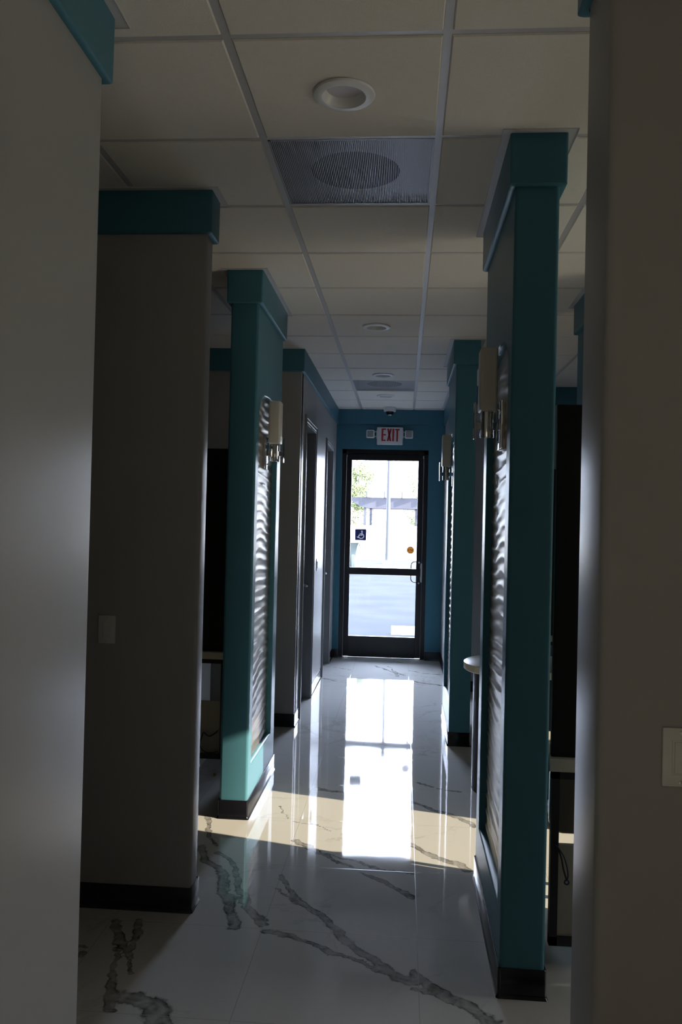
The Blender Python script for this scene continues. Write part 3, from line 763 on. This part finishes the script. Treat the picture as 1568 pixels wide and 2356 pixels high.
# round-ended desk
dk = thing('round_desk', 'round-ended cream desk with a dark curved base between the right pillars', 'desk', (.68, 5.08, 0))
def stad(cx, cy, r, xe, n=24): return [(cx+r*math.cos(PI/2+PI*i/n), cy+r*math.sin(PI/2+PI*i/n)) for i in range(n+1)]+[(xe, cy-r), (xe, cy+r)]
mb = MB(); rings = []
for i, z in ((.006, .718), (0, .722), (0, .760), (.006, .764)): rings.append([(p[0], p[1], z) for p in stad(.682, 5.08, .30-i, .985)])
mb.loops(rings, True, True); mb.obj('desktop', 'counter', dk, smooth=True)
mb = MB(); rings = []
for i, z in ((0, 0), (0, .719)): rings.append([(p[0], p[1], z) for p in stad(.682, 5.08, .24-i, .98)])
mb.loops(rings, True, True); mb.obj('curved_base', 'blackalu', dk, smooth=True)
# stool behind the near station
sl = thing('chair', 'dark brown low chair behind the near right station', 'chair', (.80, 3.62, 0))
mb = MB(); mb.prism(rrect(.64, .98, .325, .60, .05), 0, .05, mtx=Matrix(((1, 0, 0, 0), (0, 0, 1, 3.50), (0, 1, 0, 0), (0, 0, 0, 1)))); mb.obj('backrest', 'brown', sl, smooth=True)
mb = MB(); mb.prism(rrect(.63, .99, .315, .61, .055), 0, .02, mtx=Matrix(((1, 0, 0, 0), (0, 0, 1, 3.52), (0, 1, 0, 0), (0, 0, 0, 1)))); mb.obj('back_shell', 'counter', sl, smooth=True)
mb = MB(); mb.box(.65, .97, 3.54, 3.74, .33, .39, .02, 2); mb.obj('seat', 'brown', sl, smooth=True)
for x in (.90, .96):
    for y in (3.56, 3.70):
        mb = MB(); mb.tube([(x, y, 0), (x-.0, y, .335)], .009, 8); mb.obj('leg', 'chrome', sl, smooth=True)
def bez(pts, n=8):
    out = []
    P = [Vector(p) for p in pts]
    for i in range(len(P)-1):
        p0, p1, p2, p3 = P[max(i-1, 0)], P[i], P[i+1], P[min(i+2, len(P)-1)]
        for k in range(n):
            t = k/n
            out.append(.5*((2*p1)+(-p0+p2)*t+(2*p0-5*p1+4*p2-p3)*t*t+(-p0+3*p1-3*p2+p3)*t**3))
    out.append(P[-1]); return out
cbl = thing('cable', 'looped blue-black cable hanging on the near right station', 'cable', (0.557, 3.012, 0.459))
mb = MB(); mb.tube(bez([(0.557, 3.012, 0.459), (0.57, 3.0, 0.452), (0.589, 2.99, 0.426), (0.6, 2.985, 0.391), (0.604, 2.985, 0.36), (0.6, 2.985, 0.343)]), .0028, 8); mb.obj('blue_strand', 'blueblack', cbl, smooth=True)
mb = MB(); mb.tube(bez([(0.56, 3.012, 0.457), (0.572, 3.0, 0.444), (0.581, 2.99, 0.418), (0.587, 2.985, 0.385), (0.597, 2.985, 0.352), (0.6, 2.985, 0.343)]), .0030, 8); mb.obj('dark_strand', 'blackalu', cbl, smooth=True)
mb = MB(); mb.tube([(0.600000+.0075*math.cos(t*PI/6), 2.985000, 0.343000-.006+.0075*math.sin(t*PI/6)) for t in range(13)], .003, 6); mb.obj('end_loop', 'blueblack', cbl, smooth=True)
mb = MB(); mb.tube(bez([(-1.119, 5.085, 0.277), (-1.132, 5.085, 0.262), (-1.168, 5.085, 0.24), (-1.191, 5.085, 0.248), (-1.208, 5.085, 0.26), (-1.222, 5.085, 0.228), (-1.23, 5.085, 0.188), (-1.218, 5.085, 0.156), (-1.188, 5.085, 0.139), (-1.151, 5.085, 0.14), (-1.116, 5.085, 0.147)]), .004, 8); tag(mb.obj('cable', 'blueblack', loc=(-1.119, 5.085, 0.277)), 'thin dark blue cable looped in front of the left station', 'cable')
mb = MB(); mb.lathe([(.0005, -.016), (.010, -.016), (.011, -.006), (.008, -.004), (.010, .002), (.011, .014), (.0005, .016)], (-1.129, 5.085, -0.001), 16, 'z'); tag(mb.obj('cable_plug', 'brass', loc=(-1.129, 5.085, -0.001), smooth=True), 'tiny pale brass plug hanging at the foot of the left station', 'plug')

# ------------------------------------------------------------ outdoors
mb = MB(); mb.box(-60, 60, Y1+.16, 110, -.25, -.015); g_ = mb.obj('parking_lot', 'ground'); struct(g_, 'sunny grey asphalt parking lot outside the door')
mb = MB(); mb.box(-60, 60, -60, Y0-.15, -.25, -.015); mb.box(X1+.15, 60, Y0-.15, Y1+.16, -.25, -.015)
struct(mb.obj('pavement', 'concrete'), 'pale pavement around the shop')
mb = MB(); mb.box(4.2, 9, 10.2, 23, -.1, 5.2)  # invented block out of view, added to throw shadow on the near asphalt
struct(mb.obj('wall_added_shade_wing', 'stucco'), 'unseen added building block that shades the parking lot')
# wheel stop
mb = MB()
def ws(p):
    return p
mb.prism([(-.075, 0), (-.06, .10), (-.045, .115), (.045, .115), (.06, .10), (.075, 0)], 0, 1.8, mtx=Matrix(((0, 0, 1, -.145), (1, 0, 0, 12.05), (0, 1, 0, -.015), (0, 0, 0, 1))))
tag(mb.obj('wheel_stop', 'concrete', loc=(.755, 12.05, -.015)), 'pale concrete wheel stop on the asphalt just outside the door', 'wheel stop')
# wheeled bin
bn = thing('wheeled_bin', 'grey-green wheeled trash bin standing outside, left of the door glass', 'bin', (-1.72, 26, 0))
mb = MB()
rings = []
for z, w, dpt in ((.06, .21, .24), (.10, .24, .26), (.55, .27, .32), (.86, .30, .36), (.90, .33, .38), (.93, .33, .38)):
    rings.append([(p[0], p[1], z) for p in rrect(-1.72-w, -1.72+w, 26-dpt, 26+dpt, .05)])
mb.loops(rings, True, True)
for x in (-1.90, -1.54): mb.box(x-.05, x+.05, 25.60, 25.72, .12, .60, .02)
mb.obj('body', 'bin', bn, smooth=True)
mb = MB(); mb.box(-2.06, -1.38, 25.58, 26.40, .93, 1.0, .03, 2); ld_ = mb.obj('lid', 'bin', bn, smooth=True)
mb = MB(); mb.tube(bez([(-1.42, 25.66, .97), (-1.34, 25.62, .93), (-1.36, 25.64, .86)]), .02, 8); mb.obj('handle', 'bin', ld_, smooth=True)
for x in (-2.0, -1.44):
    mb = MB(); mb.lathe([(.001, x-.03), (.11, x-.03), (.12, x-.02), (.12, x+.02), (.11, x+.03), (.001, x+.03)], (0, 26.28, .105), 20, 'x'); mb.obj('wheel', 'tyre', bn, smooth=True)
# low block wall
mb = MB(); mb.box(-40, 40, 36, 36.2, -.1, 1.42); mb.box(-40, 40, 35.97, 36.23, 1.42, 1.48)
struct(mb.obj('wall_block', 'block'), 'low white block wall across the parking lot')
# lamp pole
lpn = thing('lamp_post', 'tall pale light pole standing across the parking lot', 'lamp post', (-.62, 33, 0))
mb = MB(); mb.tube([(-.62, 33, -.02), (-.62, 33, 7.5)], [.085, .06], 14); mb.obj('pole', 'pole', lpn, smooth=True)
mb = MB(); mb.box(-.80, -.44, 32.82, 33.18, -.02, .10, .02); mb.obj('footing', 'concrete', lpn)
mb = MB(); mb.box(-.72, -.52, 32.1, 33.0, 7.4, 7.52, .03); mb.obj('lamp_head', 'pole', lpn)
# pergola
pg = thing('pergola', 'dark grey timber pergola beyond the low white wall', 'pergola', (0, 38, 0))
mb = MB(); zt, zb = 2.76, 2.26
mb.prism([(-2.42, zt), (-2.42, zt-.17), (-1.95, zb+.06), (-1.6, zb), (3.2, zb), (3.2, zt)], 0, .12, mtx=Matrix(((1, 0, 0, 0), (0, 0, 1, 37.9), (0, 1, 0, 0), (0, 0, 0, 1)))); mb.obj('front_beam', 'pergola', pg)
mb = MB(); mb.prism([(-2.42, zt), (-2.42, zt-.17), (-1.95, zb+.06), (-1.6, zb), (3.2, zb), (3.2, zt)], 0, .12, mtx=Matrix(((1, 0, 0, 0), (0, 0, 1, 40.3), (0, 1, 0, 0), (0, 0, 0, 1)))); mb.obj('rear_beam', 'pergola', pg)
for x in (-1.78, 1.0, 3.0):
    mb = MB(); mb.box(x-.06, x+.06, 37.95, 38.07, 0, zb+.1); mb.obj('post', 'pergola', pg)
mb = MB(); mb.box(-1.66, -1.54, 40.3, 40.42, 0, zb+.1); mb.obj('post', 'pergola', pg)
mb = MB(); mb.box(.55, .67, 40.3, 40.42, 0, zb+.1); mb.obj('post', 'pergola', pg)
for i in range(7):
    x = -1.70+i*.80
    mb = MB(); mb.box(x-.03, x+.03, 37.6, 40.8, zt-.01, zt+.26, .01); mb.obj('rafter', 'pergola', pg)
# house behind
hs = thing('house', 'white house with a low gable roof behind the pergola', 'house', (2, 62, 0))
mb = MB(); mb.box(-3.4, 9, 58, 68, 0, 4.3); mb.obj('wall', 'stucco', hs)
mb = MB(); mb.prism([(-4.1, 4.25), (9.6, 4.25), (9.6, 4.45), (2.75, 6.4), (-4.1, 4.45)], 0, 11.4, mtx=Matrix(((1, 0, 0, 0), (0, 0, 1, 57.3), (0, 1, 0, 0), (0, 0, 0, 1)))); mb.obj('roof', 'stucco', hs)
mb = MB(); mb.box(-4.1, 9.6, 57.2, 57.3, 4.2, 4.36); mb.obj('fascia', 'roof', hs)
mb = MB(); mb.box(.9, 1.9, 57.94, 58.0, 2.6, 3.7); wf = mb.obj('window', 'roof', hs)
mb = MB(); mb.box(1.0, 1.8, 57.9, 57.95, 2.7, 3.6); mb.obj('pane', 'glass', wf)
# overhead wires
mb = MB(); mb.tube([(-30, 48, 5.35), (0, 48, 5.05), (30, 48, 5.35)], .012, 6); tag(mb.obj('overhead_wire', 'pole', loc=(0, 48, 5.05)), 'thin overhead wire crossing the sky beyond the parking lot', 'wire')
# trees
def tree(label, x, y, h, cr, n, seed):
    rnd = random.Random(seed)
    r = thing('tree', label, 'tree', (x, y, 0), 'trees beyond the parking lot')
    mb = MB(); mb.tube([(x, y, -.1), (x+.05, y, h*.3), (x-.08, y, h*.6), (x, y, h*.9)], [.10, .08, .05, .02], 10)
    for i in range(9):
        a = rnd.uniform(0, 2*PI); z = h*rnd.uniform(.3, .75); l = cr*rnd.uniform(.5, .9)
        mb.tube([(x, y, z), (x+l*.6*math.cos(a), y+l*.6*math.sin(a), z+l*.35), (x+l*math.cos(a), y+l*math.sin(a), z+l*.5)], [.035, .02, .008], 6)
    mb.obj('trunk', 'bark', r, smooth=True)
    mb = MB(); bm = mb.bm
    cl = []
    for i in range(26):
        a = rnd.uniform(0, 2*PI); rr = cr*math.sqrt(rnd.random()); z = h*rnd.uniform(.34, 1.0)
        cl.append((x+rr*math.cos(a), y+rr*math.sin(a), z, rnd.uniform(.25, .6)))
    for i in range(n):
        c = rnd.choice(cl)
        v = Vector((rnd.gauss(0, 1), rnd.gauss(0, 1), rnd.gauss(0, 1))).normalized()*c[3]*rnd.random()**.4
        p = Vector(c[:3])+v; s = rnd.uniform(.05, .10)
        u = Vector((rnd.gauss(0, 1), rnd.gauss(0, 1), rnd.gauss(0, 1))).normalized(); w = u.orthogonal().normalized()
        q = [p-u*s, p+w*s*.45, p+u*s, p-w*s*.45]
        bm.faces.new([bm.verts.new(t) for t in q])
    mb.obj('foliage', 'leaf', r, normals=False)
tree('leafy tree outside seen through the left side of the door glass', -2.95, 42, 6.6, 1.25, 6500, 3)
tree('bushy young tree near the left end of the pergola', -2.6, 43.5, 3.4, .9, 2200, 5)
tree('tree seen through the right side of the door glass', .70, 49, 4.6, .6, 1500, 9)

# ------------------------------------------------------------ light
w = bpy.data.worlds.new('sky'); S.world = w; w.use_nodes = True; nt = w.node_tree; nt.nodes.clear()
out = N(nt, 'ShaderNodeOutputWorld'); bg = N(nt, 'ShaderNodeBackground'); nt.links.new(bg.outputs[0], out.inputs[0])
tc = N(nt, 'ShaderNodeTexCoord'); sp = N(nt, 'ShaderNodeSeparateXYZ'); nt.links.new(tc.outputs['Generated'], sp.inputs[0])
rp = N(nt, 'ShaderNodeValToRGB'); rp.color_ramp.elements[0].position = 0; rp.color_ramp.elements[0].color = (.58, .66, .80, 1)
rp.color_ramp.elements[1].position = .8; rp.color_ramp.elements[1].color = (.78, .95, 1.25, 1); q_ = rp.color_ramp.elements.new(.38); q_.color = (.88, 1.0, 1.24, 1)
nt.links.new(sp.outputs[2], rp.inputs[0]); nt.links.new(rp.outputs[0], bg.inputs[0])
bg.inputs[1].default_value = 34.0
sd = bpy.data.lights.new('sun', 'SUN'); sd.energy = 82; sd.angle = math.radians(.6); sd.color = (1, .97, .90)
so = bpy.data.objects.new('sun', sd); COL.objects.link(so); so.location = (20, -5, 10)
d = Vector((-.97, .25, -.365)).normalized(); so.rotation_euler = d.to_track_quat('-Z', 'Y').to_euler()

# ------------------------------------------------------------ camera
yaw, pitch, roll = -.0757, .0125, .0233
F = Vector((math.sin(yaw)*math.cos(pitch), math.cos(yaw)*math.cos(pitch), math.sin(pitch)))
r0 = Vector((math.cos(yaw), -math.sin(yaw), 0)); u0 = r0.cross(F)
R = math.cos(roll)*r0+math.sin(roll)*u0; U = -math.sin(roll)*r0+math.cos(roll)*u0
cd = bpy.data.cameras.new('camera'); co = bpy.data.objects.new('camera', cd); COL.objects.link(co)
co.matrix_world = Matrix(((R.x, U.x, -F.x, 0), (R.y, U.y, -F.y, 0), (R.z, U.z, -F.z, 1.585), (0, 0, 0, 1)))
cd.sensor_fit = 'HORIZONTAL'; cd.sensor_width = 24; cd.lens = 1906/1568*24; cd.clip_start = .05; cd.clip_end = 300
S.camera = co
S.view_settings.view_transform = 'Standard'; S.view_settings.look = 'None'; S.view_settings.gamma = 1; S.view_settings.use_curve_mapping = False
S.view_settings.exposure = .4
